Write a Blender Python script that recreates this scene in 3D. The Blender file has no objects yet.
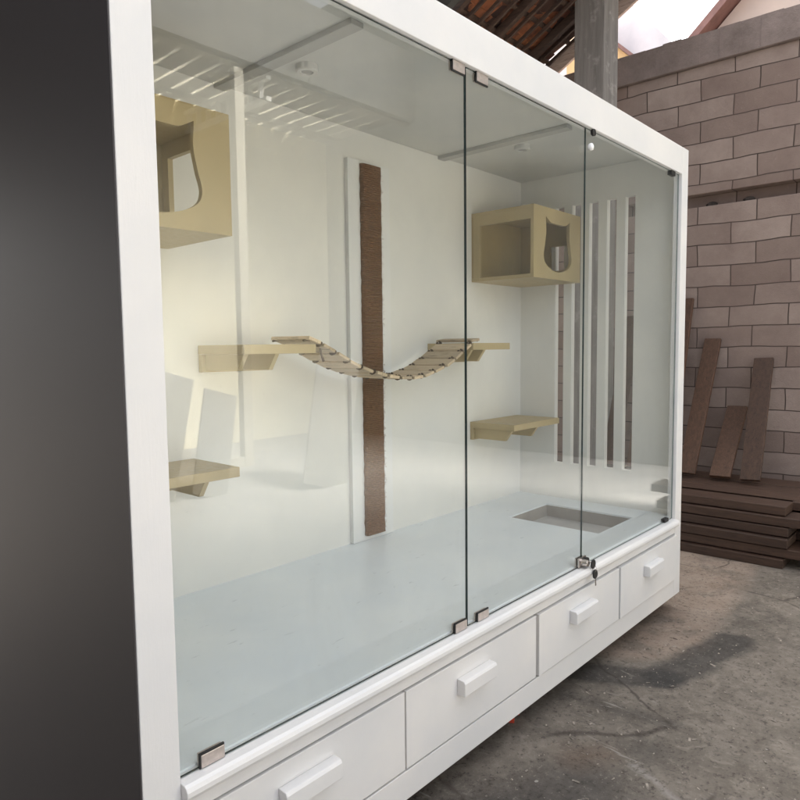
import bpy, bmesh, math, random
from mathutils import Vector, Matrix, noise
random.seed(7)
R = math.radians
scene = bpy.context.scene
COL = scene.collection
WORLD = {}                      # world position of every object's origin

# ------------------------------------------------------------------ materials
def nm(name):
    m = bpy.data.materials.new(name); m.use_nodes = True
    nt = m.node_tree
    for n in list(nt.nodes): nt.nodes.remove(n)
    out = nt.nodes.new('ShaderNodeOutputMaterial')
    return m, nt, out
def N(nt, typ, **kw):
    n = nt.nodes.new(typ)
    for k, v in kw.items():
        if k in n.inputs: n.inputs[k].default_value = v
        else: setattr(n, k, v)
    return n
def L(nt, a, b): nt.links.new(a, b)
def math_(nt, op, a, b=None, clamp=False):
    n = nt.nodes.new('ShaderNodeMath'); n.operation = op; n.use_clamp = clamp
    for i, v in enumerate((a, b)):
        if v is None: continue
        if hasattr(v, 'is_output'): nt.links.new(v, n.inputs[i])
        else: n.inputs[i].default_value = v
    return n.outputs[0]
def ramp(nt, fac, stops):
    n = nt.nodes.new('ShaderNodeValToRGB')
    els = n.color_ramp.elements
    while len(els) < len(stops): els.new(0.5)
    for e, (p, c) in zip(els, stops):
        e.position = p; e.color = (c[0], c[1], c[2], 1) if not isinstance(c, (int, float)) else (c, c, c, 1)
    nt.links.new(fac, n.inputs[0]); return n.outputs[0]
def mixc(nt, fac, a, b, mode='MIX'):
    n = nt.nodes.new('ShaderNodeMix'); n.data_type = 'RGBA'; n.blend_type = mode
    for s, v in ((n.inputs[0], fac), (n.inputs[6], a), (n.inputs[7], b)):
        if hasattr(v, 'is_output'): nt.links.new(v, s)
        elif isinstance(v, (int, float)): s.default_value = v
        else: s.default_value = (v[0], v[1], v[2], 1)
    return n.outputs[2]
def coords(nt, scale=(1, 1, 1), kind='geo', rot=(0, 0, 0)):
    if kind == 'geo': src = nt.nodes.new('ShaderNodeNewGeometry').outputs['Position']
    else: src = nt.nodes.new('ShaderNodeTexCoord').outputs['Object']
    mp = nt.nodes.new('ShaderNodeMapping'); mp.inputs['Scale'].default_value = scale
    mp.inputs['Rotation'].default_value = rot
    nt.links.new(src, mp.inputs[0]); return mp.outputs[0]
def noise_(nt, vec, scale, detail=4, rough=.55, dist=0):
    n = N(nt, 'ShaderNodeTexNoise', Scale=scale, Detail=detail, Roughness=rough, Distortion=dist)
    nt.links.new(vec, n.inputs['Vector']); return n.outputs['Fac']
def bsdf(nt, out, color, rough=.5, bump=None, bstr=.2, bdist=.002, metal=0, spec=.5):
    b = nt.nodes.new('ShaderNodeBsdfPrincipled')
    for s, v in (('Base Color', color), ('Roughness', rough)):
        if hasattr(v, 'is_output'): nt.links.new(v, b.inputs[s])
        elif isinstance(v, (int, float)): b.inputs[s].default_value = v
        else: b.inputs[s].default_value = (v[0], v[1], v[2], 1)
    b.inputs['Metallic'].default_value = metal
    b.inputs['Specular IOR Level'].default_value = spec
    if bump is not None:
        bn = N(nt, 'ShaderNodeBump', Strength=bstr, Distance=bdist)
        nt.links.new(bump, bn.inputs['Height']); nt.links.new(bn.outputs[0], b.inputs['Normal'])
    nt.links.new(b.outputs[0], out.inputs[0]); return b

def painted(name, base, var=.04, rough=.45, streak=(1, 1, 1), bstr=.12, dirt=.0, tint=(.93, .96, 1.0)):
    m, nt, out = nm(name)
    v = coords(nt); vs = coords(nt, streak)
    n1 = noise_(nt, v, 2.2, 5); n2 = noise_(nt, vs, 26, 4, .6); n3 = noise_(nt, v, 160, 2, .6)
    lo = tuple(c * (1 - var * 1.6) * t for c, t in zip(base, tint)); hi = tuple(min(1, c * (1 + var * .6)) for c in base)
    c = ramp(nt, n1, [(.3, lo), (.7, hi)])
    c = mixc(nt, math_(nt, 'MULTIPLY', ramp(nt, n2, [(.3, 1), (.7, 0)]), var * 1.6), c, tuple(x * .82 for x in base))
    if dirt:
        d = noise_(nt, v, 34, 6, .75)
        c = mixc(nt, math_(nt, 'MULTIPLY', ramp(nt, d, [(.66, 0), (.74, 1)]), dirt), c, (.33, .27, .2))
    r = ramp(nt, n2, [(.3, rough - .07), (.7, rough + .1)])
    bsdf(nt, out, c, r, math_(nt, 'ADD', math_(nt, 'MULTIPLY', n2, .7), math_(nt, 'MULTIPLY', n3, .35)), bstr, .003)
    return m

M = {}
M['white_frame'] = painted('white_gloss_paint', (.80, .775, .745), .035, .36, (1, 6, 1), .14, .10)
M['white_upright'] = painted('white_gloss_paint_upright', (.80, .775, .745), .035, .36, (6, 6, .6), .14, .10)
M['white_inside'] = painted('white_inner_paint', (.81, .795, .745), .035, .5, (2, 2, .7), .12, 0, (.97, .98, 1))
M['ceiling'] = painted('shade_grey_ceiling_paint', (.70, .685, .64), .05, .55, (2, 2, 2), .12)  # greyer than the inner white: the ceiling's dim light is in the colour
M['batten'] = painted('shade_grey_batten_paint', (.50, .485, .45), .05, .55, (2, 2, 2), .12)  # darker grey puts the battens' shade into their colour
M['white_floor'] = painted('white_floor_paint', (.85, .885, .89), .03, .34, (.6, 2.5, 1), .10)
M['tan'] = painted('tan_board_paint', (.50, .385, .20), .06, .45, (2, 2, 2), .12)
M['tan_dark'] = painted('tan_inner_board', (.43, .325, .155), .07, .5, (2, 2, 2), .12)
M['backing'] = painted('white_backing_board', (.82, .81, .78), .03, .5, (2, 2, .6), .1)

def wood(name, a, b, axis='y', scale=1, rough=.6, bstr=.3):
    m, nt, out = nm(name)
    sc = {'x': (1.2, 16, 16), 'y': (16, 1.2, 16), 'z': (16, 16, 1.2)}[axis]
    info = nt.nodes.new('ShaderNodeObjectInfo')
    src = nt.nodes.new('ShaderNodeTexCoord').outputs['Object']
    add = N(nt, 'ShaderNodeVectorMath', operation='ADD')
    L(nt, src, add.inputs[0])
    sc3 = N(nt, 'ShaderNodeVectorMath', operation='SCALE'); sc3.inputs[0].default_value = (7, 3, 11)
    L(nt, info.outputs['Random'], sc3.inputs['Scale']); L(nt, sc3.outputs[0], add.inputs[1])
    mp = nt.nodes.new('ShaderNodeMapping'); mp.inputs['Scale'].default_value = tuple(s * scale for s in sc)
    L(nt, add.outputs[0], mp.inputs[0])
    n1 = noise_(nt, mp.outputs[0], 3.5, 6, .65, .6)
    c = ramp(nt, n1, [(.25, a), (.75, b)])
    val = math_(nt, 'ADD', math_(nt, 'MULTIPLY', info.outputs['Random'], .5), .75)
    gr = noise_(nt, mp.outputs[0], 11, 3, .6)
    c = mixc(nt, ramp(nt, gr, [(.34, .7), (.42, 0)]), c, tuple(q*.4 for q in a))
    hs = N(nt, 'ShaderNodeHueSaturation'); L(nt, c, hs.inputs['Color']); L(nt, val, hs.inputs['Value'])
    bsdf(nt, out, hs.outputs[0], rough, n1, bstr, .003); return m
M['slat_wood'] = wood('pale_slat_wood', (.50, .375, .235), (.66, .53, .36), 'y')
M['old_timber'] = wood('dark_timber', (.03, .016, .010), (.085, .045, .028), 'y')
M['leaning_timber'] = wood('brown_timber', (.045, .022, .012), (.11, .055, .03), 'z')
M['rafter_wood'] = wood('rafter_wood', (.035, .022, .018), (.10, .062, .045), 'y')
M['barge_wood'] = wood('pale_barge_wood', (.40, .30, .25), (.60, .48, .41), 'y')

def sisal():
    m, nt, out = nm('sisal_rope')
    v = coords(nt); g = coords(nt, (60, 60, 420))
    n1 = noise_(nt, v, 5, 4); n2 = noise_(nt, g, 1.0, 4, .7); n3 = noise_(nt, v, 420, 3, .7)
    c = ramp(nt, n2, [(.3, (.115, .053, .024)), (.7, (.33, .175, .085))])
    c = mixc(nt, ramp(nt, n1, [(.4, 0), (.65, .5)]), c, (.18, .10, .055))
    bsdf(nt, out, c, .9, math_(nt, 'ADD', n2, n3), .8, .004, spec=.15); return m
M['sisal'] = sisal()
def simple(name, col, rough=.5, metal=0, nscale=40, var=.25, bstr=.1, spec=.5):
    m, nt, out = nm(name)
    n = noise_(nt, coords(nt), nscale, 4)
    c = ramp(nt, n, [(.3, tuple(x * (1 - var) for x in col)), (.7, tuple(min(1, x * (1 + var)) for x in col))])
    bsdf(nt, out, c, rough, n, bstr, .002, metal, spec); return m
M['dark_side'] = simple('dark_grey_board', (.047, .042, .045), .6, 0, 3, .03, 0)
M['rope'] = simple('dark_rope', (.11, .07, .04), .9, 0, 300, .5, .6)
M['black_plastic'] = simple('black_plastic', (.012, .012, .013), .35)
M['rubber'] = simple('black_rubber_lining', (.012, .011, .011), .6)
M['chrome'] = simple('worn_chrome', (.62, .57, .53), .24, 1, 60, .12)
M['clip_metal'] = simple('brushed_clip_metal', (.56, .49, .45), .35, .55, 90, .12)
M['pearl'] = simple('white_knob_plastic', (.82, .82, .82), .15)
M['tray'] = simple('grey_tray_metal', (.30, .275, .245), .45, 0, 8, .12)
M['tray_floor'] = simple('pale_tray_floor', (.47, .45, .43), .5, 0, 7, .12)
M['lamp_white'] = simple('lamp_white_plastic', (.62, .61, .58), .4, 0, 30, .05)
M['lamp_lens'] = simple('lamp_frosted_lens', (.36, .35, .33), .35, 0, 30, .05)
M['red'] = simple('red_plastic', (.5, .06, .03), .4)
M['cream'] = painted('cream_wall_paint', (.82, .75, .55), .05, .7, (1, 1, 1), .2)
M['steel_white'] = simple('white_painted_steel', (.80, .79, .74), .45, 0, 10, .06)
def translucent_sheet():
    m, nt, out = nm('translucent_lit_purlin')
    n = noise_(nt, coords(nt), 3, 4); c = ramp(nt, n, [(.3, (.80, .76, .66)), (.7, (.88, .85, .76))])
    a = nt.nodes.new('ShaderNodeBsdfTranslucent'); b = nt.nodes.new('ShaderNodeBsdfDiffuse'); t = nt.nodes.new('ShaderNodeBsdfTransparent'); t.inputs[0].default_value = (.9, .85, .72, 1)
    L(nt, c, a.inputs[0]); L(nt, c, b.inputs[0])
    x = nt.nodes.new('ShaderNodeMixShader'); x.inputs[0].default_value = .12; L(nt, a.outputs[0], x.inputs[1]); L(nt, b.outputs[0], x.inputs[2])
    y = nt.nodes.new('ShaderNodeMixShader'); y.inputs[0].default_value = .35; L(nt, x.outputs[0], y.inputs[1]); L(nt, t.outputs[0], y.inputs[2])
    L(nt, y.outputs[0], out.inputs[0]); return m
M['post_paint'] = simple('dull_cream_post_paint', (.46, .43, .35), .6, 0, 10, .1)
M['sheet_clear'] = translucent_sheet()
M['sheet'] = simple('corrugated_roof_sheet', (.15, .13, .11), .6, 0, 4, .2)
M['fascia'] = simple('dark_fascia', (.07, .07, .065), .6, 0, 4, .2)
M['board_stack'] = painted('pale_board', (.22, .21, .185), .05, .5, (2, 2, 1), .1)
M['hall_wall'] = painted('grey_green_render', (.17, .175, .16), .12, .85, (1, 1, 1), .3)
M['blocker'] = painted('dark_blocker_wall', (.09, .085, .085), .12, .8, (1, 1, 1), .3)
M['far_white'] = painted('weathered_whitewash', (.72, .69, .71), .12, .8, (4, 4, .6), .3, .25)
M['far_pink'] = painted('pale_pink_render', (.62, .50, .43), .08, .8, (1, 1, 1), .3)
M['far_yellow'] = painted('ochre_render', (.66, .45, .22), .08, .8, (1, 1, 1), .3)
M['far_trim'] = simple('red_brown_trim', (.20, .10, .085), .6, 0, 12, .2)

def tile_mat():
    m, nt, out = nm('terracotta_tile')
    v = coords(nt)
    vo = N(nt, 'ShaderNodeTexVoronoi', Scale=4.2); L(nt, v, vo.inputs['Vector'])
    sep = nt.nodes.new('ShaderNodeSeparateColor'); L(nt, vo.outputs['Color'], sep.inputs[0])
    c = ramp(nt, sep.outputs[0], [(.0, (.05, .028, .024)), (.55, (.12, .055, .036)), (.85, (.36, .13, .06)), (1, (.62, .26, .11))])
    c = mixc(nt, ramp(nt, noise_(nt, v, 14, 5), [(.45, 0), (.7, .7)]), c, (.05, .035, .035))
    bsdf(nt, out, c, .85, noise_(nt, v, 30, 4), .4, .005); return m
M['tile'] = tile_mat()

def column_mat():
    m, nt, out = nm('raw_concrete_column')
    v = coords(nt); vs = coords(nt, (9, 9, .7))
    n1 = noise_(nt, vs, 2.5, 6, .7); n2 = noise_(nt, v, 9, 6, .7)
    c = ramp(nt, n1, [(.25, (.12, .11, .10)), (.75, (.27, .25, .235))])
    c = mixc(nt, ramp(nt, n2, [(.56, 0), (.68, .6)]), c, (.35, .33, .31))
    bsdf(nt, out, c, .85, math_(nt, 'ADD', n1, n2), .5, .008); return m
M['column'] = column_mat()

def block_mat():
    m, nt, out = nm('grey_brown_block_masonry')
    src = nt.nodes.new('ShaderNodeNewGeometry').outputs['Position']
    sx = nt.nodes.new('ShaderNodeSeparateXYZ'); L(nt, src, sx.inputs[0])
    wob = noise_(nt, src, 1.1, 3)
    w2 = math_(nt, 'MULTIPLY', math_(nt, 'SUBTRACT', wob, .5), .075)
    cb = nt.nodes.new('ShaderNodeCombineXYZ')
    L(nt, math_(nt, 'ADD', sx.outputs['Y'], w2), cb.inputs[0]); L(nt, math_(nt, 'ADD', math_(nt, 'ADD', sx.outputs['Z'], w2), .03), cb.inputs[1])
    br = N(nt, 'ShaderNodeTexBrick', Scale=1.0)
    br.inputs['Color1'].default_value = (.235, .177, .15, 1); br.inputs['Color2'].default_value = (.37, .295, .255, 1)
    br.inputs['Mortar'].default_value = (.06, .047, .04, 1)
    br.inputs['Mortar Size'].default_value = .0045; br.inputs['Mortar Smooth'].default_value = .3
    br.inputs['Brick Width'].default_value = .41; br.inputs['Row Height'].default_value = .158
    br.offset = .42; L(nt, cb.outputs[0], br.inputs['Vector'])
    n1 = noise_(nt, src, 3.2, 6, .65); n2 = noise_(nt, src, 24, 6, .75); n3 = noise_(nt, src, 90, 3, .7)
    c = mixc(nt, ramp(nt, n1, [(.35, 0), (.7, .55)]), br.outputs['Color'], (.17, .12, .105))
    c = mixc(nt, ramp(nt, n2, [(.62, 0), (.75, .6)]), c, (.40, .345, .31))
    c = mixc(nt, ramp(nt, n2, [(.24, .85), (.33, 0)]), c, (.07, .05, .045))
    h = math_(nt, 'ADD', math_(nt, 'MULTIPLY', br.outputs['Fac'], -1.2), math_(nt, 'ADD', math_(nt, 'MULTIPLY', n2, .7), math_(nt, 'MULTIPLY', n3, .3)))
    bsdf(nt, out, c, .92, h, .6, .012, spec=.2); return m
M['block'] = block_mat()
def coping_mat():
    m, nt, out = nm('rough_cement_coping')
    v = coords(nt); n1 = noise_(nt, v, 4, 6, .7); n2 = noise_(nt, v, 40, 5, .7)
    c = ramp(nt, n1, [(.3, (.155, .12, .105)), (.7, (.265, .21, .19))])
    c = mixc(nt, ramp(nt, n2, [(.6, 0), (.75, .5)]), c, (.27, .23, .205))
    bsdf(nt, out, c, .9, math_(nt, 'ADD', n1, n2), .6, .012); return m
M['coping'] = coping_mat()

def concrete_floor():
    m, nt, out = nm('stained_concrete_floor')
    src = nt.nodes.new('ShaderNodeNewGeometry').outputs['Position']
    warp = N(nt, 'ShaderNodeTexNoise', Scale=5.0, Detail=4.0); L(nt, src, warp.inputs['Vector'])
    ws = N(nt, 'ShaderNodeVectorMath', operation='SUBTRACT'); L(nt, warp.outputs['Color'], ws.inputs[0]); ws.inputs[1].default_value = (.5, .5, .5)
    wk = N(nt, 'ShaderNodeVectorMath', operation='SCALE'); L(nt, ws.outputs[0], wk.inputs[0]); wk.inputs['Scale'].default_value = .09
    wp = N(nt, 'ShaderNodeVectorMath', operation='ADD'); L(nt, src, wp.inputs[0]); L(nt, wk.outputs[0], wp.inputs[1])
    sp = nt.nodes.new('ShaderNodeSeparateXYZ'); L(nt, wp.outputs[0], sp.inputs[0]); X, Y = sp.outputs['X'], sp.outputs['Y']
    def seg(p, q, w, soft):
        dx, dy = q[0] - p[0], q[1] - p[1]; ln = math.hypot(dx, dy); ux, uy = dx / ln, dy / ln
        ax = math_(nt, 'ADD', math_(nt, 'MULTIPLY', math_(nt, 'SUBTRACT', X, p[0]), ux), math_(nt, 'MULTIPLY', math_(nt, 'SUBTRACT', Y, p[1]), uy))
        ac = math_(nt, 'ABSOLUTE', math_(nt, 'ADD', math_(nt, 'MULTIPLY', math_(nt, 'SUBTRACT', X, p[0]), -uy), math_(nt, 'MULTIPLY', math_(nt, 'SUBTRACT', Y, p[1]), ux)))
        over = math_(nt, 'MAXIMUM', math_(nt, 'SUBTRACT', math_(nt, 'ABSOLUTE', math_(nt, 'SUBTRACT', ax, ln / 2)), ln / 2), 0.)
        d = math_(nt, 'SQRT', math_(nt, 'ADD', math_(nt, 'MULTIPLY', ac, ac), math_(nt, 'MULTIPLY', over, over)))
        return math_(nt, 'SUBTRACT', 1., math_(nt, 'DIVIDE', math_(nt, 'SUBTRACT', d, w - soft), 2 * soft), True), ax, ac
    big = noise_(nt, src, 1.3, 6, .62, .4); mid = noise_(nt, src, 6, 8, .72); fine = noise_(nt, src, 55, 6, .75); grit = noise_(nt, src, 260, 3, .7)
    c = ramp(nt, big, [(.3, (.125, .107, .088)), (.52, (.18, .155, .128)), (.75, (.24, .205, .168))])
    c = mixc(nt, ramp(nt, mid, [(.40, 0), (.60, .6)]), c, (.098, .082, .066))
    c = mixc(nt, ramp(nt, noise_(nt, src, 17, 6, .7, .8), [(.52, 0), (.66, .5)]), c, (.27, .235, .195))
    c = mixc(nt, ramp(nt, noise_(nt, src, 2.1, 5, .6, 1.0), [(.56, 0), (.7, .5)]), c, (.055, .047, .040))
    # a paler, warmer patch towards the wall
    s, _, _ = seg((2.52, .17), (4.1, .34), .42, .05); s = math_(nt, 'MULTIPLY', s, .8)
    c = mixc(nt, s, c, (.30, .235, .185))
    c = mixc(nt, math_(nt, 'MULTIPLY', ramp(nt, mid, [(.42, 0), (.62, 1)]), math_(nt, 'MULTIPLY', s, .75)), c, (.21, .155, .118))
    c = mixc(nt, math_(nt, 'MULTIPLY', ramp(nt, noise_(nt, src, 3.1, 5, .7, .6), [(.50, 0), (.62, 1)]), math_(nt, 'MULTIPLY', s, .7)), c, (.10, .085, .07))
    # dark bands with one crisp edge, an oily patch and a scraped pale streak
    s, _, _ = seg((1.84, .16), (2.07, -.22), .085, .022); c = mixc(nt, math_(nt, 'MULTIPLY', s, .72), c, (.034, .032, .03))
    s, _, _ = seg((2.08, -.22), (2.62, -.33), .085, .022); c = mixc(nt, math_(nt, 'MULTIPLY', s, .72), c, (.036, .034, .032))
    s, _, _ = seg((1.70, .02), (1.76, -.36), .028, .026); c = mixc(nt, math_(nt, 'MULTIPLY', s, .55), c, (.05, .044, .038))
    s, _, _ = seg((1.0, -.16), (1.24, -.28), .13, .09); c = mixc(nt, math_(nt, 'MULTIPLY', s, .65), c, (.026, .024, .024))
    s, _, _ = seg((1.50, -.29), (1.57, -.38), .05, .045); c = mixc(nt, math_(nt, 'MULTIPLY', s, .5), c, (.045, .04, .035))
    s, _, _ = seg((1.44, -.37), (1.30, -.66), .013, .013); c = mixc(nt, math_(nt, 'MULTIPLY', math_(nt, 'MULTIPLY', s, .6), ramp(nt, fine, [(.4, .3), (.55, 1)])), c, (.30, .28, .26))
    s, _, _ = seg((1.37, -.2), (1.43, -.26), .05, .05); c = mixc(nt, math_(nt, 'MULTIPLY', s, .25), c, (.16, .085, .045))
    # fine wear: paint splashes, chips, scratches
    c = mixc(nt, ramp(nt, fine, [(.36, .7), (.46, 0)]), c, (.032, .026, .021))
    c = mixc(nt, ramp(nt, fine, [(.585, 0), (.68, .6)]), c, (.27, .24, .205))
    blot = noise_(nt, src, 1.9, 3)
    sc = N(nt, 'ShaderNodeTexNoise', Scale=4.0, Detail=3.0, Distortion=1.5); mps = nt.nodes.new('ShaderNodeMapping'); mps.inputs['Scale'].default_value = (9, 1.6, 1); mps.inputs['Rotation'].default_value = (0, 0, .9)
    L(nt, src, mps.inputs[0]); L(nt, mps.outputs[0], sc.inputs['Vector'])
    c = mixc(nt, math_(nt, 'MULTIPLY', ramp(nt, sc.outputs['Fac'], [(.66, 0), (.72, .6)]), ramp(nt, blot, [(.45, 0), (.6, 1)])), c, (.32, .30, .27))
    vo = N(nt, 'ShaderNodeTexVoronoi', Scale=11.0); L(nt, wp.outputs[0], vo.inputs['Vector']); vo.inputs['Randomness'].default_value = 1
    sz = nt.nodes.new('ShaderNodeSeparateColor'); L(nt, vo.outputs['Color'], sz.inputs[0])
    rad = math_(nt, 'MULTIPLY', math_(nt, 'POWER', sz.outputs[0], 4.), .16)
    c = mixc(nt, math_(nt, 'MULTIPLY', math_(nt, 'LESS_THAN', math_(nt, 'ADD', vo.outputs['Distance'], math_(nt, 'MULTIPLY', fine, .12)), rad), .75), c, (.34, .32, .285))
    vo2 = N(nt, 'ShaderNodeTexVoronoi', Scale=9.0); mp = nt.nodes.new('ShaderNodeMapping'); mp.inputs['Location'].default_value = (3.3, 1.7, 0); mp.inputs['Scale'].default_value = (1, .55, 1)
    L(nt, wp.outputs[0], mp.inputs[0]); L(nt, mp.outputs[0], vo2.inputs['Vector'])
    sz2 = nt.nodes.new('ShaderNodeSeparateColor'); L(nt, vo2.outputs['Color'], sz2.inputs[0])
    rad2 = math_(nt, 'MULTIPLY', math_(nt, 'POWER', sz2.outputs[0], 3.), .24)
    c = mixc(nt, math_(nt, 'MULTIPLY', math_(nt, 'LESS_THAN', math_(nt, 'ADD', vo2.outputs['Distance'], math_(nt, 'MULTIPLY', fine, .2)), rad2), .85), c, (.04, .022, .014))
    cr = N(nt, 'ShaderNodeTexVoronoi', Scale=.9, feature='DISTANCE_TO_EDGE'); L(nt, wp.outputs[0], cr.inputs['Vector'])
    crk = ramp(nt, cr.outputs['Distance'], [(.002, 1), (.007, 0)])
    c = mixc(nt, math_(nt, 'MULTIPLY', crk, math_(nt, 'MULTIPLY', ramp(nt, blot, [(.48, 0), (.56, 1)]), .7)), c, (.03, .022, .017))
    h = math_(nt, 'ADD', math_(nt, 'MULTIPLY', mid, .6), math_(nt, 'ADD', math_(nt, 'MULTIPLY', fine, .45), math_(nt, 'MULTIPLY', grit, .2)))
    bsdf(nt, out, c, ramp(nt, mid, [(.3, .55), (.7, .85)]), h, .6, .007, spec=.3); return m
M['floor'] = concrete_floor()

def glass_mat():
    m, nt, out = nm('clear_pane_glass')
    geo = nt.nodes.new('ShaderNodeNewGeometry')
    d = N(nt, 'ShaderNodeVectorMath', operation='DOT_PRODUCT'); L(nt, geo.outputs['Normal'], d.inputs[0]); L(nt, geo.outputs['Incoming'], d.inputs[1])
    c = math_(nt, 'ABSOLUTE', d.outputs['Value'])
    f = math_(nt, 'ADD', math_(nt, 'MULTIPLY', math_(nt, 'POWER', math_(nt, 'SUBTRACT', 1., c, True), 5.), .955), .045)
    tr = N(nt, 'ShaderNodeBsdfTransparent'); tr.inputs[0].default_value = (.984, .993, .987, 1)
    gl = N(nt, 'ShaderNodeBsdfGlossy', Roughness=.0); gl.inputs[0].default_value = (1, 1, 1, 1)
    dust = nt.nodes.new('ShaderNodeBsdfDiffuse'); dust.inputs[0].default_value = (.6, .58, .54, 1)
    dn = noise_(nt, coords(nt, (1, 1, .45)), 3.5, 6, .7, .5); df = noise_(nt, coords(nt), 120, 2, .6)
    dm = math_(nt, 'ADD', math_(nt, 'MULTIPLY', ramp(nt, dn, [(.45, 0), (.75, 1)]), .022), math_(nt, 'MULTIPLY', ramp(nt, df, [(.72, 0), (.76, 1)]), .05))
    td = nt.nodes.new('ShaderNodeMixShader'); L(nt, dm, td.inputs[0]); L(nt, tr.outputs[0], td.inputs[1]); L(nt, dust.outputs[0], td.inputs[2]); tr = td
    mx = nt.nodes.new('ShaderNodeMixShader'); L(nt, f, mx.inputs[0]); L(nt, tr.outputs[0], mx.inputs[1]); L(nt, gl.outputs[0], mx.inputs[2])
    L(nt, mx.outputs[0], out.inputs[0]); return m
M['glass'] = glass_mat()
M['glass_edge'] = simple('dark_green_glass_edge', (.012, .03, .032), .15)

# ------------------------------------------------------------------ mesh helpers
class MB:
    def __init__(s): s.bm = bmesh.new()
    def box(s, x0, x1, y0, y1, z0, z1, mi=0):
        v = [s.bm.verts.new(p) for p in ((x0,y0,z0),(x1,y0,z0),(x1,y1,z0),(x0,y1,z0),(x0,y0,z1),(x1,y0,z1),(x1,y1,z1),(x0,y1,z1))]
        fs = [s.bm.faces.new([v[i] for i in q]) for q in ((3,2,1,0),(4,5,6,7),(0,1,5,4),(1,2,6,5),(2,3,7,6),(3,0,4,7))]
        for f in fs: f.material_index = mi
        return fs
    def prism(s, pts, axis, a, b, mi=0):
        def P(u, w, t): return {'x': (t, u, w), 'y': (u, t, w), 'z': (u, w, t)}[axis]
        A = [s.bm.verts.new(P(u, w, a)) for u, w in pts]; B = [s.bm.verts.new(P(u, w, b)) for u, w in pts]
        n = len(pts); fs = [s.bm.faces.new(A), s.bm.faces.new(B[::-1])]
        for i in range(n): fs.append(s.bm.faces.new((A[i], B[i], B[(i+1) % n], A[(i+1) % n])))
        for f in fs: f.material_index = mi
    def obox(s, c, ax, ay, az, sx, sy, sz):
        c = Vector(c); v = []
        for k in (-.5, .5):
            for (i, j) in ((-.5,-.5),(.5,-.5),(.5,.5),(-.5,.5)):
                v.append(s.bm.verts.new(c + ax*(i*sx) + ay*(j*sy) + az*(k*sz)))
        for q in ((3,2,1,0),(4,5,6,7),(0,1,5,4),(1,2,6,5),(2,3,7,6),(3,0,4,7)): s.bm.faces.new([v[i] for i in q])
    def lathe(s, prof, c, axis, seg=28):
        c = Vector(c); rings = []
        for (r, t) in prof:
            ring = []
            for k in range(seg):
                a = 2*math.pi*k/seg; u, w = r*math.cos(a), r*math.sin(a)
                ring.append(s.bm.verts.new(c + Vector({'x': (t,u,w), 'y': (u,t,w), 'z': (u,w,t)}[axis])))
            rings.append(ring)
        for A, B in zip(rings, rings[1:]):
            for k in range(seg): s.bm.faces.new((A[k], A[(k+1) % seg], B[(k+1) % seg], B[k]))
        s.bm.faces.new(rings[0][::-1]); s.bm.faces.new(rings[-1])
    def tube(s, pts, r, seg=8):
        rings = []; pts = [Vector(p) for p in pts]
        for i, p in enumerate(pts):
            t = (pts[min(i+1, len(pts)-1)] - pts[max(i-1, 0)]).normalized()
            u = t.cross(Vector((0,0,1)) if abs(t.z) < .9 else Vector((1,0,0))).normalized(); w = t.cross(u)
            rr = r[i] if isinstance(r, (list, tuple)) else r
            rings.append([s.bm.verts.new(p + u*(rr*math.cos(2*math.pi*k/seg)) + w*(rr*math.sin(2*math.pi*k/seg))) for k in range(seg)])
        for A, B in zip(rings, rings[1:]):
            for k in range(seg): s.bm.faces.new((A[k], A[(k+1) % seg], B[(k+1) % seg], B[k]))
        s.bm.faces.new(rings[0][::-1]); s.bm.faces.new(rings[-1])
    def build(s, name, mats, parent=None, bevel=0, smooth=False, seg=2):
        bm = s.bm
        bmesh.ops.recalc_face_normals(bm, faces=bm.faces)
        lo = [min(v.co[i] for v in bm.verts) for i in range(3)]; hi = [max(v.co[i] for v in bm.verts) for i in range(3)]
        c = Vector(((lo[0]+hi[0])/2, (lo[1]+hi[1])/2, lo[2]))
        bmesh.ops.translate(bm, verts=bm.verts, vec=-c)
        me = bpy.data.meshes.new(name); bm.to_mesh(me); bm.free()
        for m in (mats if isinstance(mats, (list, tuple)) else [mats]): me.materials.append(m)
        if smooth:
            for p in me.polygons: p.use_smooth = True
        o = bpy.data.objects.new(name, me); COL.objects.link(o)
        WORLD[o] = c
        if parent is not None:
            o.parent = parent; o.location = c - WORLD[parent]
        else: o.location = c
        if bevel:
            b = o.modifiers.new('edge', 'BEVEL'); b.width = bevel; b.segments = seg; b.limit_method = 'ANGLE'; b.angle_limit = R(40)
        return o
def tag(o, label=None, cat=None, group=None, kind=None):
    for k, v in (('label', label), ('category', cat), ('group', group), ('kind', kind)):
        if v: o[k] = v
    return o
def empty(name, loc, label, cat, group=None):
    o = bpy.data.objects.new(name, None); COL.objects.link(o); o.location = loc; o.empty_display_size = .1
    WORLD[o] = Vector(loc); return tag(o, label, cat, group)
def bx(name, mat, parent, *b, bevel=.002):
    m = MB(); m.box(*b); return m.build(name, mat, parent, bevel)

# ------------------------------------------------------------------ setting
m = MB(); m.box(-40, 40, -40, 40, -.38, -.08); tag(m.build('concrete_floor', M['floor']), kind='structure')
M['yard'] = painted('pale_bounce_slab', (.34, .325, .30), .15, .8, (1, 1, 1), .3, .2)
m = MB(); m.box(-12, 6.8, -14, -.86, -.079, -.074); tag(m.build('bounce_slab', M['yard']), kind='structure')  # unseen pale slab added to bounce light onto cabinet and canopy

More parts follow.
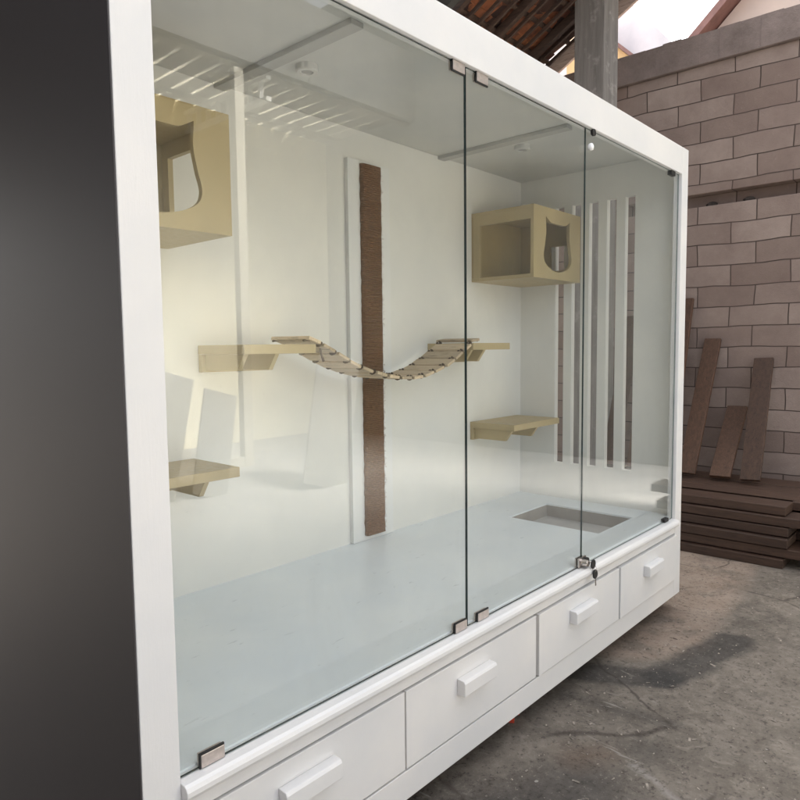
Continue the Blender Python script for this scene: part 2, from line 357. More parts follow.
# ------------------------------------------------------------------ the cabinet
W, H, D = 2.8685, 2.2, .926
XR = 2.84; PW = .0796; RB = 2.074; ZF = .40
cab = empty('cat_cabinet', (W/2, .47, -.08), 'big white cat enclosure cabinet with glass front, drawers below and one dark grey side', 'cabinet')
bx('post', M['white_upright'], cab, 0, PW, 0, .04, 0, H)
bx('post', M['white_upright'], cab, W-PW, W, 0, .04, 0, H)
bx('top_rail', M['white_frame'], cab, PW, W-PW, .0006, .04, RB, H)
# sill with a rounded nose
pts = [(.03, .36), (-.012, .36), (-.019, .364), (-.023, .372), (-.023, .382), (-.019, .390), (-.012, .3945), (.03, .395)]
s = MB(); s.prism(pts, 'x', PW, W-PW); s.build('sill', M['white_frame'], cab, .0015)
bx('drawer_rail', M['white_frame'], cab, PW, W-PW, .0006, .03, .322, .3595)
bx('base_rail', M['white_frame'], cab, PW, W-PW, .0006, .03, 0, .0845)
left = bx('side_wall', M['white_inside'], cab, .002, .03, .0405, .95, 0, 2.194)
tag(bx('side_panel', M['dark_side'], cab, -.003, -.0003, .0015, .952, 0, H, bevel=0), 'dark grey board facing the left side')
# slatted right wall: one board with five tall slots
s = MB(); ys = [(.250+.1*k, .302+.1*k) for k in range(5)]
s.box(XR, 2.876, .0405, .95, 0, .60); s.box(XR, 2.876, .0405, .95, 2.022, 2.194)
edges = [.0405] + [v for p in ys for v in p] + [.95]
for a, b in zip(edges[::2], edges[1::2]): s.box(XR, 2.876, a, b, .60, 2.022)
s.build('slatted_wall', M['white_inside'], cab)
bx('back_wall', M['white_inside'], cab, .03, XR, D, .948, 0, 2.194, bevel=0)
bx('ceiling_panel', M['ceiling'], cab, .001, 2.876, .041, .951, 2.195, 2.212, bevel=.001)
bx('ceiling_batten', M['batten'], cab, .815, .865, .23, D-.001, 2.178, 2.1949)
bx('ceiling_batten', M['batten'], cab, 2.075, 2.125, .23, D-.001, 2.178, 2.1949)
# floor with litter pit
px0, px1, py0, py1 = 2.285, 2.665, .165, .65
s = MB(); s.box(.03, px0, .0305, D, .38, ZF); s.box(px1, XR, .0305, D, .38, ZF); s.box(px0, px1, .0305, py0, .38, ZF); s.box(px0, px1, py1, D, .38, ZF)
s.build('cabinet_floor', M['white_floor'], cab)
tr = MB(); t = .004; a, b, c_, d = px0+.001, px1-.001, py0+.001, py1-.001
tr.box(a, a+t, c_, d, .29, .392); tr.box(b-t, b, c_, d, .29, .392); tr.box(a+t, b-t, c_, c_+t, .29, .392); tr.box(a+t, b-t, d-t, d, .29, .392)
tray = tag(tr.build('litter_pit', M['tray'], cab), 'grey rectangular litter pit sunk in the floor')
bx('pit_floor', M['tray_floor'], tray, a+t, b-t, c_+t, d-t, .325, .332, bevel=0)
# feet under the base
for x in (.10, 1.43, 2.70):
    for y in (.14, .84):
        s = MB(); s.lathe([(.02, -.0795), (.022, -.075), (.022, -.02), (.035, -.018), (.035, -.001)], (x+.03, y, 0), 'z', 16); s.build('foot', M['black_plastic'], cab)
bx('base_board', M['leaning_timber'], cab, .03, XR, .035, D-.001, .001, .012, bevel=0)
# drawers
for i, (x0, x1, yo) in enumerate(((.0875, .7535, .0), (.7585, 1.4515, -.001), (1.464, 2.1255, -.006), (2.1335, 2.786, -.0095))):
    dr = bx('drawer', M['white_frame'], cab, x0, x1, yo-.0008, .016, .0915, .3155, bevel=.0018)
    hx0 = (.318, .989, 1.687, 2.377)[i]; hx1 = (.489, 1.160, 1.866, 2.545)[i]
    h = MB(); h.prism([(yo-.001, .213), (yo-.032, .215), (yo-.032, .254), (yo-.027, .262), (yo-.001, .263)], 'x', hx0, hx1)
    h.build('handle', M['white_frame'], dr, .002)
    b = MB(); b.box(x0+.02, x1-.02, .017, .42, .105, .29); b.build('drawer_box', M['rafter_wood'], dr)
for x in (.756, 1.4588, 2.1302): bx('drawer_divider', M['white_frame'], cab, x-.009, x+.009, .034, .06, .0845, .36, bevel=0)

M['old_mortar'] = simple('dark_old_mortar', (.06, .048, .042), .9, 0, 20, .4, .5)
# ---- glass panes (front 20 mm behind the frame's face)
GY0, GY1, GZ0, GZ1 = .0145, .0205, .397, 2.0725
M['polished_edge'] = simple('pale_polished_glass_edge', (.16, .21, .20), .2)
def pane(name, x0, x1, edge='glass_edge'):
    s = MB(); fs = s.box(x0, x1, GY0, GY1, GZ0, GZ1)
    for k in (0, 1, 3, 5): fs[k].material_index = 1
    return s.build(name, [M['glass'], M[edge]], cab)
p1 = tag(pane('glass_pane', PW+.001, 1.0635), 'widest glass pane at the left')
p2 = pane('glass_door', 1.0675, 1.8205); p3 = pane('glass_door', 1.8225, W-PW-.004, 'polished_edge')
def clip(par, x0, x1, z0, z1, open_side):
    s = MB(); s.box(x0, x1, GY0-.006, GY0-.0002, z0, z1); s.box(x0, x1, GY1+.0002, GY1+.006, z0, z1)
    o = s.build('clip', M['clip_metal'], par, .0012)
    r = MB(); r.box(x0-.003, x1+.0005, GY0-.003, GY0-.0001, z0-.0035 if open_side == 'top' else z0+.001, z1+.0035 if open_side == 'bottom' else z1-.001)
    r.build('rubber_pad', M['rubber'], o) if False else None
    # dark gasket line seen round the plate
    g = MB(); gx0, gx1 = x0-.0035, x1; gz0, gz1 = (z0-.0045, z1) if open_side == 'top' else (z0, z1+.0045)
    g.box(gx0, gx1, GY0-.0045, GY0-.0001, gz0, gz1); g.build('gasket', M['rubber'], par)
    return o
clip(p1, .132, .188, .3965, .424, 'bottom'); clip(p1, .132, .188, 2.046, 2.0735, 'top')
clip(p1, 1.000, 1.056, .3965, .424, 'bottom'); clip(p1, 1.000, 1.056, 2.046, 2.0735, 'top')
clip(p2, 1.116, 1.174, .3965, .422, 'bottom'); clip(p2, 1.116, 1.174, 2.046, 2.0735, 'top')
for z0, z1 in ((.3965, .414), (2.053, 2.0735)):
    s = MB(); s.box(2.672, 2.722, GY0-.007, GY1+.007, z0, z1); s.build('pivot_clip', M['rubber'], p3, .0015)
s = MB(); s.lathe([(.004, .0), (.011, -.004), (.014, -.012), (.0125, -.019), (.006, -.022)], (1.838, GY0, 2.003), 'y', 20); s.build('knob', M['pearl'], p3, 0, True)
s = MB(); s.lathe([(.010, .0), (.014, -.004), (.014, -.012), (.009, -.014)], (1.868, GY0, 2.064), 'y', 18); s.build('stop', M['rubber'], p3)
# ---- lock on the meeting edge of the doors
lk = MB(); lk.box(1.785, 1.845, GY0-.008, GY0-.0004, .398, .436); lk.box(1.788, 1.842, GY1+.0004, GY1+.007, .398, .434)
lk.lathe([(.0135, .0), (.0135, -.028), (.012, -.030)], (1.808, GY0-.006, .417), 'y', 22)
lock = lk.build('lock', M['chrome'], cab, .0015)
s = MB(); s.lathe([(.016, 0), (.016, -.012), (.014, -.013)], (1.832, GY0-.008, .417), 'y', 22); s.build('lock_barrel', M['rubber'], lock)

# ---- shelves (with two chamfered brackets each)
def shelf(x0, x1, zt, br):
    s = MB(); s.box(x0, x1, .65, D-.0005, zt-.032, zt); o = s.build('shelf', M['tan'], cab, .0018)
    c = MB(); c.box(x0+.001, x1-.02, D-.022, D-.0008, zt-.095, zt-.0325); c.build('wall_cleat', M['tan'], o, .0012)
    for bxx in br:
        b = MB(); b.prism([(D-.0225, zt-.0324), (.672, zt-.0324), (.712, zt-.088), (D-.0225, zt-.088)], 'x', bxx, bxx+.018); b.build('bracket', M['tan'], o, .0012)
    return o
tag(shelf(.23, .688, .879, (.26, .572)), 'lowest tan shelf at the left end')
tag(shelf(.718, 1.025, 1.276, (.732, .86)), 'tan shelf carrying the left end of the bridge')
tag(shelf(1.985, 2.296, 1.278, (1.998, 2.10)), 'tan shelf carrying the right end of the bridge')
tag(shelf(2.336, 2.80, .861, (2.350, 2.60)), 'tan shelf low in the right corner')

# ---- scratching post on its white backing board
back = bx('backing_board', M['backing'], cab, 1.442, 1.70, .905, D-.0006, .402, 2.062, bevel=.0015)
SX0, SX1 = 1.512, 1.631
bm = MB(); nz = 1150; z0, z1 = .425, 2.048; rings = []
for i in range(nz+1):
    z = z0 + (z1-z0)*i/nz; ph = math.sin(2*math.pi*(z-z0)/.0085); e = .0021*ph; j = .0022*noise.noise(Vector((0, 0, z*30)))
    prof = [(SX0, .9046), (SX0-e, .893), (SX0+.006, .886-e), (SX0+.04, .884-e), (SX1-.04, .884-e), (SX1-.006, .886-e), (SX1+e, .893), (SX1, .9046)]
    rings.append([bm.bm.verts.new((x + j*1.5 + .0009*noise.noise(Vector((x*40, 3, z*200))), y + .001*noise.noise(Vector((x*70, y*40, z*160))) if y < .9 else y, z)) for x, y in prof])
for A, B in zip(rings, rings[1:]):
    for k in range(7): bm.bm.faces.new((A[k], A[k+1], B[k+1], B[k]))
bm.bm.faces.new(rings[0]); bm.bm.faces.new(rings[-1])
tag(bm.build('scratching_post', M['sisal'], cab, 0, False), 'tall brown sisal scratching post')
# loose fibres at the post's edges
s = MB()
for _ in range(260):
    z = random.uniform(.44, 2.03); x = random.choice((SX0+.002, SX1-.001, SX1-.001)); sg = -1 if x < 1.55 else 1
    p = Vector((x, .889, z)); q = p + Vector((sg*random.uniform(.003, .011), random.uniform(-.004, .004), random.uniform(-.008, .008)))
    s.tube([p, (p+q)/2 + Vector((0, 0, random.uniform(-.003, .003))), q], .0005, 4)
tag(s.build('loose_fibres', M['sisal'], back), kind='stuff')

# ---- puck lamps on the ceiling
for x, y in ((.945, .575), (2.219, .535)):
    s = MB(); s.lathe([(.037, 0), (.037, -.018), (.034, -.022), (.022, -.022), (.020, -.016), (.001, -.016)], (x, y, 2.1948), 'z', 32); lm = s.build('ceiling_lamp', M['lamp_white'], cab, 0)
    s = MB(); s.lathe([(.0195, -.0165), (.018, -.019), (.001, -.019)], (x, y, 2.1948), 'z', 24); s.build('lens', M['lamp_lens'], lm)

# ------------------------------------------------------------------ cat houses
HALF_TOP = [(0, .087), (.040, .0868), (.072, .0872), (.092, .094), (.127, .113)]
HALF_SIDE = [(.127, .113), (.125, .085), (.1225, .055), (.1235, .028), (.1295, -.002), (.136, -.032), (.145, -.062), (.147, -.085), (.138, -.110), (.112, -.130), (.072, -.146), (.030, -.155), (0, -.157)]
def catmull(pts, n=4):
    out = []
    for i in range(len(pts)-1):
        p0 = Vector(pts[max(i-1, 0)]); p1, p2 = Vector(pts[i]), Vector(pts[i+1]); p3 = Vector(pts[min(i+2, len(pts)-1)])
        for k in range(n):
            t = k/n; out.append(.5*((2*p1) + (p2-p0)*t + (2*p0-5*p1+4*p2-p3)*t*t + (3*p1-p0-3*p2+p3)*t**3))
    out.append(Vector(pts[-1])); return out
def cat_house(x0, open_left, label):
    x1 = x0+.484; y0, y1 = .552, D-.001; z0, z1 = 1.600, 1.953; T = .018
    root = empty('cat_house', ((x0+x1)/2, (y0+y1)/2, z0), label, 'cat house', 'cat houses on the back wall')
    bm = bmesh.new(); cx, cz = (x0+x1)/2, 1.7955
    o4 = [bm.verts.new((x, y0, z)) for x, z in ((x0, z0), (x1, z0), (x1, z1), (x0, z1))]
    half = catmull(HALF_TOP)[:-1] + catmull(HALF_SIDE); loop = [(p.x, p.y) for p in half] + [(-p.x, p.y) for p in half[-2:0:-1]]
    hv = [bm.verts.new((cx+u*.985, y0, cz+w)) for u, w in loop]
    ed = [bm.edges.new((o4[i], o4[(i+1) % 4])) for i in range(4)] + [bm.edges.new((hv[i], hv[(i+1) % len(hv)])) for i in range(len(hv))]
    res = bmesh.ops.triangle_fill(bm, use_beauty=True, edges=ed)
    fs = [f for f in bm.faces]
    ex = bmesh.ops.extrude_face_region(bm, geom=fs); bmesh.ops.translate(bm, verts=[v for v in ex['geom'] if isinstance(v, bmesh.types.BMVert)], vec=(0, T, 0))
    s = MB(); s.bm.free(); s.bm = bm; s.build('front_panel', M['tan'], root)
    e = .0008
    bx('roof_panel', M['tan'], root, x0, x1, y0+T, y1, z1-T, z1, bevel=.0012)
    bx('floor_panel', M['tan'], root, x0, x1, y0+T, y1, z0, z0+T, bevel=.0012)
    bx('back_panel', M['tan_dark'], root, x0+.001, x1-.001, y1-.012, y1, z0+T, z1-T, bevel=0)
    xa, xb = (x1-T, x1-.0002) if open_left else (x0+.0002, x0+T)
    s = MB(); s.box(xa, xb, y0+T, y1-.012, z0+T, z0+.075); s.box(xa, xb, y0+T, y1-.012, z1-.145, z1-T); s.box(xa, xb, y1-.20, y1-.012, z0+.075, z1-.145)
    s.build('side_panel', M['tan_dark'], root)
    xo, xp = (x0+.0002, x0+T) if open_left else (x1-T, x1-.0002)
    s = MB(); s.box(xo, xp, y0+T, y1-.012, z1-T-.05, z1-T); s.box(xo, xp, y1-.05, y1-.012, z0+T, z1-T-.05); s.build('opening_frame', M['tan'], root)
    return root
cat_house(2.354, True, 'tan cat house with cat-head hole high in the right corner, beside the slots')
cat_house(.134, False, 'tan cat house with cat-head hole high at the left, partly behind the front post')

# ------------------------------------------------------------------ rope bridge
br = empty('rope_bridge', (1.51, .76, 1.13), 'sagging wooden slat bridge strung on dark rope between two tan shelves', 'rope bridge')
cv = [(.985, 1.292), (1.02, 1.292), (1.082, 1.266), (1.156, 1.231), (1.223, 1.201), (1.298, 1.177), (1.395, 1.152), (1.485, 1.138), (1.573, 1.134), (1.639, 1.140), (1.728, 1.160), (1.806, 1.187), (1.873, 1.218), (1.95, 1.258), (2.0, 1.289), (2.05, 1.291)]
cs = catmull(cv, 10); acc = [0]
for a, b in zip(cs, cs[1:]): acc.append(acc[-1] + (b-a).length)
def at(sv):
    for i in range(len(acc)-1):
        if acc[i+1] >= sv:
            t = (sv-acc[i])/(acc[i+1]-acc[i]); return cs[i].lerp(cs[i+1], t), (cs[i+1]-cs[i]).normalized()
    return cs[-1], (cs[-1]-cs[-2]).normalized()
ns = 15; pitch = acc[-1]/ns
for i in range(ns):
    p, tdir = at(pitch*(i+.5)); ax = Vector((tdir.x, 0, tdir.y)); az = Vector((-tdir.y, 0, tdir.x))
    j = random.uniform(-.005, .005); ax2 = (ax + Vector((0, random.uniform(-.03, .03), random.uniform(-.05, .05)))).normalized(); ay = az.cross(ax2).normalized()
    s = MB(); s.obox((p.x, .76+j, p.y), ax2, ay, ax2.cross(ay), pitch*.80, .215+random.uniform(-.006, .006), .0125); s.build('slat', M['slat_wood'], br, .0018)
for yy in (.672, .848):
    s = MB(); s.tube([(p.x, yy, p.y-.002) for p in cs], .0042, 8)
    for i in range(1, ns):
        p, tdir = at(min(acc[-1]-1e-4, pitch*i)); T2 = Vector((tdir.x, 0, tdir.y)); n2 = Vector((-tdir.y, 0, tdir.x))
        # knot: a short fat twist wrapped round the gap between two slats
        s.tube([Vector((p.x, yy, p.y)) + n2*(.0085*math.cos(a)) + Vector((0, .012*math.sin(a), 0)) + T2*(.012*(k/8-.5)) for k, a in enumerate([2*math.pi*q/8 for q in range(9)])], .0044, 6)
    s.build('rope', M['rope'], br, 0, True)
s = MB(); s.tube([(1.05, .655, 1.262), (1.052, .652, 1.238), (1.060, .650, 1.213)], [.004, .0035, .005], 6); s.build('rope_tail', M['rope'], br)

# ------------------------------------------------------------------ keys in the lock
def key(name, origin, ang, label):
    s = MB(); c, sn = math.cos(ang), math.sin(ang); o = Vector(origin)
    ax = Vector((c, 0, sn)); az = Vector((-sn, 0, c)); ay = Vector((0, 1, 0))
    head = []
    for k in range(20):
        a = 2*math.pi*k/20; head.append((.020*math.cos(a)*(1.0 if math.cos(a) > 0 else .85),   .0175*math.sin(a)))
    A = [s.bm.verts.new(o + ax*u + az*w - ay*.003) for u, w in head]; B = [s.bm.verts.new(o + ax*u + az*w + ay*.003) for u, w in head]
    s.bm.faces.new(A); s.bm.faces.new(B[::-1])
    for k in range(20): s.bm.faces.new((A[k], B[k], B[(k+1) % 20], A[(k+1) % 20]))
    root = empty(name, origin, label, 'key')
    s.build('bow', M['black_plastic'], root, .0015)
    return root, ax, az, ay, o
k1, ax, az, ay, o = key('key', (1.838, -.026, .408), R(100), 'black-headed key pushed into the lock barrel')
s = MB(); s.tube([(1.834, -.020, .415), (1.833, -.0095, .417)], .0035, 8); s.build('blade', M['chrome'], k1)
k2, ax, az, ay, o = key('key', (1.848, -.030, .366), R(98), 'black-headed spare key dangling below the lock on a ring')
s = MB(); s.obox(o - ax*.032 , ax, az, ay, .030, .0065, .0016)
for q in range(4): s.obox(o - ax*(.026+.006*q) + az*.0045, ax, az, ay, .0028, .004, .0016)
s.build('blade', M['chrome'], k2)
s = MB(); s.tube([Vector((1.843, -.029+.008*math.sin(a), .390+.0125*math.cos(a))) for a in [2*math.pi*q/20 for q in range(21)]], .0009, 6)
tag(s.build('key_ring', M['chrome']), 'thin wire ring joining the two black-headed keys', 'key ring')

# grit, chips and shavings on the workshop floor
s = MB()
for _ in range(900):
    x = random.uniform(.6, 4.2); y = random.uniform(-1.0, .6) * random.random()**.5 + .0
    if y > -.01 and x < 2.8: y = -random.uniform(.0, .9)
    if x > 3.7 and y > -.6: continue
    r = random.choice((.0015, .002, .003, .0045)) * random.uniform(.7, 1.3); a = random.uniform(0, 6.28)
    ax = Vector((math.cos(a), math.sin(a), random.uniform(-.2, .2))).normalized(); ay = Vector((0, 0, 1)).cross(ax).normalized(); az = ax.cross(ay)
    if random.random() < .25: s.obox((x, y, -.0785), ax, ay, az, r*4.5, r*1.3, .0012)
    else:
        c0 = Vector((x, y, -.0795)); vs = [s.bm.verts.new(c0 + ax*(r*u) + ay*(r*w) + az*h) for u, w, h in ((1, .2, 0), (.1, .9, 0), (-.9, .3, 0), (-.3, -.9, 0), (.1, .0, r*.9))]
        for q in range(4): s.bm.faces.new((vs[q], vs[(q+1) % 4], vs[4]))
        s.bm.faces.new(vs[3::-1])
M['grit'] = simple('mixed_grit', (.27, .235, .195), .85, 0, 31, .75, .2)
tag(s.build('floor_grit', M['grit']), 'fine pale and dark grit scattered over the concrete', 'grit', None, 'stuff')

# red scrap under the base
s = MB(); s.obox((1.41, .075, -.066), Vector((.8, .6, 0)), Vector((-.6, .8, 0)), Vector((0, 0, 1)), .035, .02, .026); s.tube([(1.41, .075, -.055), (1.425, .06, -.045), (1.435, .058, -.062)], .004, 6)
tag(s.build('plastic_scrap', M['red'], None, .004), 'small red plastic scrap lying in the dark gap under the cabinet', 'scrap')

# ------------------------------------------------------------------ block wall, column, tiled roof, timber
bw = empty('block_wall', (5.1, 3.2, -.08), 'tall unplastered grey-brown block wall with cement coping behind the cabinet', 'wall')
s = MB(); s.box(5.0, 5.18, -.32, 8.2, -.12, 2.33); s.box(5.0, 5.18, -.32, 8.2, 2.43, 3.40); s.box(5.11, 5.17, -.31, 8.19, 2.33, 2.43); s.build('masonry', M['block'], bw, .004)
s = MB(); bm = s.bm
n = 60
for i in range(n):
    y0 = -.34 + 8.56*i/n; y1 = y0 + 8.56/n + .0005
    s.box(4.965+.006*noise.noise(Vector((i*.9, 0, 0))), 5.21, y0, y1, 3.402, 3.628+.012*noise.noise(Vector((i*.7, 4, 0))))
s.build('coping', M['coping'], bw)
s = MB()
for i in range(3):
    y = .30+.31*i+random.uniform(-.03, .03); s.lathe([(.02, -.02), (.05+random.uniform(-.015, .015), -.014), (.045, .005), (.028, .016), (.008, .022)], (5.09, y, 2.352), 'z', 7)
s.build('mortar_lump', M['old_mortar'], bw)
col = bx('concrete_column', M['column'], None, 4.465, 4.713, 1.2, 1.45, -.08, 3.97, bevel=.006)
tag(col, 'grey raw concrete column rising behind the cabinet top', 'column')

PITCH = math.atan(.5336)
vd = Vector((0, math.cos(PITCH), -math.sin(PITCH))); un = Vector((0, math.sin(PITCH), math.cos(PITCH))); xd = Vector((1, 0, 0))
def rp(x, t, h): return Vector((x, 1.867, 3.70)) + vd*t + un*h           # t metres down the slope from y = 1.867
T0, T1 = -1.40, 3.0; TM = (T0+T1)/2
roof = empty('tiled_roof', (4.28, 2.6, 2.3), 'dark underside of an old terracotta tiled roof with close wooden laths', 'roof')
RX0, RX1 = 3.52, 4.90
for k in range(11):
    x = RX0 + .02 + .132*k + random.uniform(-.012, .012)
    s = MB(); s.obox(rp(x, TM, .03 + random.uniform(-.008, .008)), xd, vd, un, .02 if k % 4 else .045, T1-T0, .03 if k % 4 else .07); s.build('rafter', M['rafter_wood'], roof, .003)
nb = 20
for i in range(nb):
    s = MB(); s.obox(rp((RX0+RX1)/2, T0 + .08 + .225*i, .072+random.uniform(-.003, .003)), xd, vd, un, RX1-RX0, .032, .024); s.build('batten', M['rafter_wood'], roof)
s = MB()
for i in range(nb):
    for j in range(7):
        if (i, j) in ((7, 2), (8, 3), (12, 4)): continue
        t = T0 + .16 + .225*i + random.uniform(-.012, .012); x = RX0 + .10 + .2*j + random.uniform(-.006, .006)
        tl = (vd + un*random.uniform(.05, .12)).normalized(); xl = (xd + un*random.uniform(-.04, .04)).normalized(); s.obox(rp(x, t, .112+random.uniform(-.006, .006)), xl, tl, xl.cross(tl), .204, .31, .014)
s.build('tiles', M['tile'], roof)
s = MB(); s.obox(rp(4.95, TM, .03), xd, vd, un, .03, T1-T0+.1, .15); s.build('barge_board', M['barge_wood'], roof, .004)
s = MB(); s.obox(rp((RX0+RX1)/2, T0-.03, .05), xd, vd, un, RX1-RX0, .03, .24); s.build('ridge_board', M['rafter_wood'], roof, .004)
s = MB(); s.obox(rp((RX0-2.6)/2-.02, TM, .09), xd, vd, un, RX0+2.6, T1-T0, .02)
mr = empty('sheet_roof', (.4, 2.6, 2.3), 'dull grey sheet roof left of the terracotta tiles', 'roof')
s.build('sheeting', M['fascia'], mr)
for k in range(8):
    s = MB(); s.obox(rp(-2.4 + .83*k, TM, .03), xd, vd, un, .06, T1-T0, .095); s.build('rafter', M['fascia'], mr)

# neighbouring gables seen over the wall
g1 = empty('neighbour_house', (7.2, 2.4, -.08), 'pale whitewashed neighbouring house end with sloping top above the block wall', 'house')
s = MB(); s.prism([(1.60, 4.46), (1.60, -.08), (3.6, -.08), (3.6, 6.85), (2.056, 5.013)], 'x', 7.05, 7.35); s.build('gable_wall', M['far_white'], g1)
s = MB(); s.prism([(1.95, 4.395), (2.8, 5.23), (2.8, 5.18), (1.95, 4.345)], 'x', 6.80, 7.04); s.build('lean_to_roof', M['far_trim'], g1)
s = MB(); s.prism([(1.95, 4.34), (1.95, -.08), (2.8, -.08), (2.8, 5.175)], 'x', 6.86, 7.045); s.build('lean_to_wall', M['far_yellow'], g1)
g2 = empty('neighbour_house', (7.3, .2, -.08), 'pale pinkish neighbouring house with red-brown verge rising to the right', 'house')
s = MB(); s.prism([(1.60, -.08), (1.60, 4.39), (-1.6, 7.4), (-1.6, -.08)], 'x', 7.42, 7.7); s.build('gable_wall', M['far_pink'], g2)
s = MB(); s.prism([(1.70, 4.43), (-1.65, 7.50), (-1.65, 7.40), (1.70, 4.33)], 'x', 7.2, 7.75); s.build('verge', M['far_trim'], g2)

# timber by the wall
def plank(name, p, q, w, t, side, mat, label, group):
    p, q = Vector(p), Vector(q); az = (q-p).normalized(); ax = (side - az*side.dot(az)).normalized(); ay = az.cross(ax)
    s = MB(); s.obox((p+q)/2, ax, ay, az, w, t, (q-p).length); o = s.build(name, mat, None, .004); return tag(o, label, 'plank', group)
Y = Vector((0, 1, 0))
lean = [(.72, 1.62, .17, .95), (.53, 1.30, .12, .93), (.92, 1.75, .15, .9), (.30, .78, .14, .9), (.10, 1.15, .13, .88), (1.15, 1.5, .16, .93)]
names = ['tall dark brown plank leaning on the block wall beside the cabinet edge', 'shorter dark brown plank leaning in front of the tall one', 'tallest dark brown plank leaning on the wall behind the cabinet', 'short dark plank stub leaning low against the wall', 'mid-height dark plank leaning right of the short stub', 'wide dark plank leaning against the wall behind the slots']
for (y, zt, w, xb), lb in zip(lean, names):
    plank('plank', (4.50, y, .31), (4.975, y+random.uniform(-.05, .05), zt), w, .028, Y, M['leaning_timber'], lb, 'dark planks leaning on the block wall')
k = 0
where = ['bottom', 'second', 'third', 'fourth', 'fifth', 'top']
for lay in range(6):
    for cidx in range(4):
        xx = 3.83 + .265*cidx + random.uniform(-.012, .03) + (.02*lay if cidx == 0 else 0); z = -.08 + .060*lay
        col_n = ['front', 'second', 'third', 'rear'][cidx]
        s = MB(); ln = 2.3 + random.uniform(-.3, .3); yc = .75 + random.uniform(-.15, .15)
        s.box(xx, xx+.235, yc-ln/2, yc+ln/2, z+.001, z+.055)
        o = s.build('timber_board', M['old_timber'], None, .004)
        o.rotation_euler.z = R(random.uniform(-.8, .8))
        tag(o, 'dark rough timber board, %s layer, %s row of the pile by the block wall' % (where[lay], col_n), 'board', 'dark boards piled by the block wall')

# ------------------------------------------------------------------ the yard the glass looks out on
cw = empty('cream_building', (5.0, -7.1, -.08), 'cream painted workshop building across the yard mirrored in the glass', 'building')
bx('wall', M['cream'], cw, 3.0, 6.85, -7.25, -6.97, -.1, 4.52, bevel=0)
s = MB()
for k in range(16): s.box(2.92+.26*k-.205, 2.92+.26*k, -6.969, -5.2, 4.49, 4.51)
s.build('roof_sheet', M['sheet'], cw)
for k in range(15):
    x = 2.92 + .26*k
    s = MB(); s.box(x+.001, x+.054, -6.968, -5.2, 4.495, 4.499); s.build('lit_purlin_strip', M['sheet_clear'], cw)  # stand-ins for white purlins, made translucent so they look lit
for y in (-5.30, -6.60):
    s = MB(); s.box(2.9, 6.85, y, y+.10, 4.39, 4.449); s.build('roof_beam', M['sheet'], cw)
s = MB(); s.box(2.9, 6.86, -5.199, -5.12, 4.42, 5.35); s.build('fascia', M['fascia'], cw)
s = MB()
for x in (4.35,):
    s.box(x, x+.07, -6.96, -5.2, 4.34, 4.389); s.box(x, x+.07, -6.96, -5.2, 4.10, 4.15)
    for q in range(8): s.box(x+.005, x+.065, -6.9+.22*q, -6.87+.22*q, 4.15, 4.34)
s.build('lattice_girder', M['steel_white'], cw)
s = MB(); s.box(3.90, 4.02, -5.27, -5.17, -.079, 4.34); s.build('post', M['post_paint'], cw, .004)
s = MB(); s.box(3.55, 3.90, -5.26, -5.18, -.079, .04); s.build('post_foot', M['post_paint'], cw, .004)
hw = MB(); hw.box(6.87, 7.07, -7.2, -.2, -.1, 6.6); tag(hw.build('side_wall', M['hall_wall']), 'grey rendered side wall closing the yard on the right', 'wall')
pw = MB(); pw.box(-2.4, -2.2, -6.0, 3.5, -.1, 3.8); tag(pw.build('light_blocker_wall', M['blocker']), 'dark partition wall added out of view to keep the left light low', 'wall')  # unseen wall added to cut the light from the left
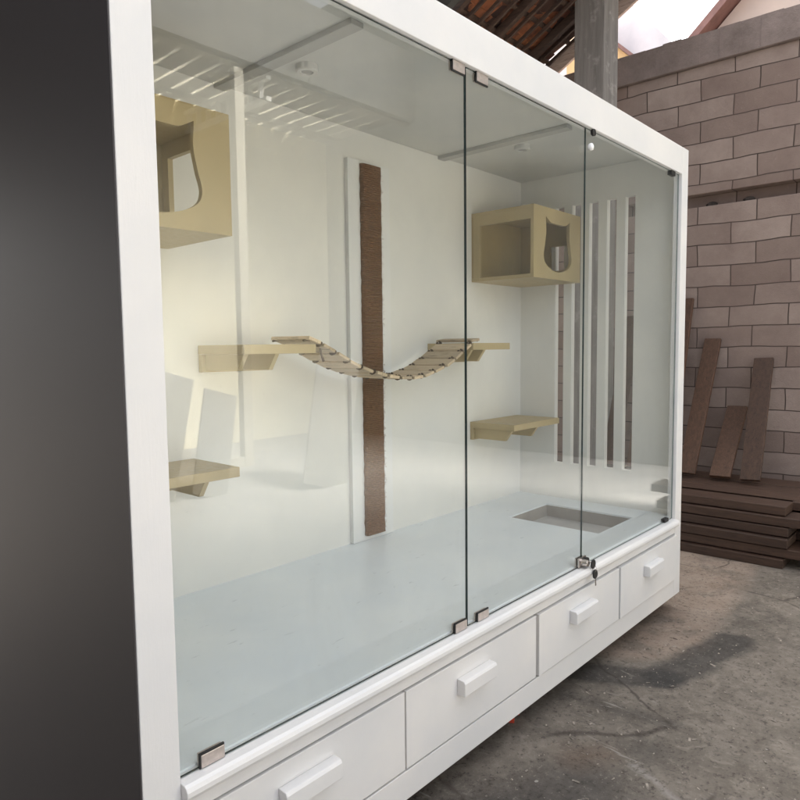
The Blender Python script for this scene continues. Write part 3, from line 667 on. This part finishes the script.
for i, (x, y, w, h, a, lb) in enumerate(((2.2, -4.2, .5, 1.2, 10, 'pale sheet leaning on the yard trestle, narrow one'), (2.75, -4.1, .35, 1.0, 14, 'pale sheet leaning on the yard trestle, short one'), (3.7, -3.6, .55, 1.35, 9, 'pale sheet leaning on the yard trestle, widest one'))):
    s = MB(); az = Vector((.32, -math.sin(R(a)), math.cos(R(a)))).normalized(); ax = Vector((1, 0, 0)); ax = (ax - az*ax.dot(az)).normalized(); ay = az.cross(ax)
    s.obox(Vector((x, y, -.07)) + az*h/2, ax, ay, az, w, .02, h); tag(s.build('board_sheet', M['board_stack'], None, .002), lb, 'sheet', 'pale sheets in the yard')

# ------------------------------------------------------------------ light
w = bpy.data.worlds.new('World'); scene.world = w; w.use_nodes = True
nt = w.node_tree; bg = nt.nodes['Background']
sky = nt.nodes.new('ShaderNodeTexSky'); sky.sky_type = 'NISHITA'; sky.sun_disc = False
SUN = Vector((.20, .62, .76)).normalized()
sky.sun_elevation = math.asin(SUN.z); sky.sun_rotation = math.atan2(SUN.x, SUN.y)
sky.dust_density = 8.0; sky.air_density = 1.0; sky.ozone_density = .6
hsv = nt.nodes.new('ShaderNodeHueSaturation'); hsv.inputs['Saturation'].default_value = .25
L(nt, sky.outputs[0], hsv.inputs['Color']); L(nt, hsv.outputs[0], bg.inputs[0]); bg.inputs[1].default_value = .15
sd = bpy.data.lights.new('sun', 'SUN'); sd.energy = 2.0; sd.angle = R(12); sd.color = (1, .95, .88)
so = bpy.data.objects.new('sun', sd); COL.objects.link(so); so.rotation_euler = (-SUN).to_track_quat('-Z', 'Y').to_euler(); so.location = (0, -6, 9)

# ------------------------------------------------------------------ camera
Rv = Vector((0.6675033, -0.74452319, -0.01116076)); Uv = Vector((0.06505571, 0.0433812, 0.99693823)); Fv = Vector((0.74175946, 0.66618562, -0.07739258))
cd = bpy.data.cameras.new('camera'); cd.sensor_width = 36; cd.lens = 36*675.1/800; cd.clip_start = .02; cd.clip_end = 300
co = bpy.data.objects.new('camera', cd); COL.objects.link(co)
mt = Matrix.Identity(4)
for r in range(3): mt[r][0], mt[r][1], mt[r][2], mt[r][3] = Rv[r], Uv[r], -Fv[r], (-.5802, -1.1932, 1.2605)[r]
co.matrix_world = mt
scene.camera = co
scene.view_settings.view_transform = 'Standard'; scene.view_settings.look = 'None'; scene.view_settings.gamma = 1
scene.view_settings.exposure = 2.48
scene.cycles.max_bounces = 12; scene.cycles.transparent_max_bounces = 24
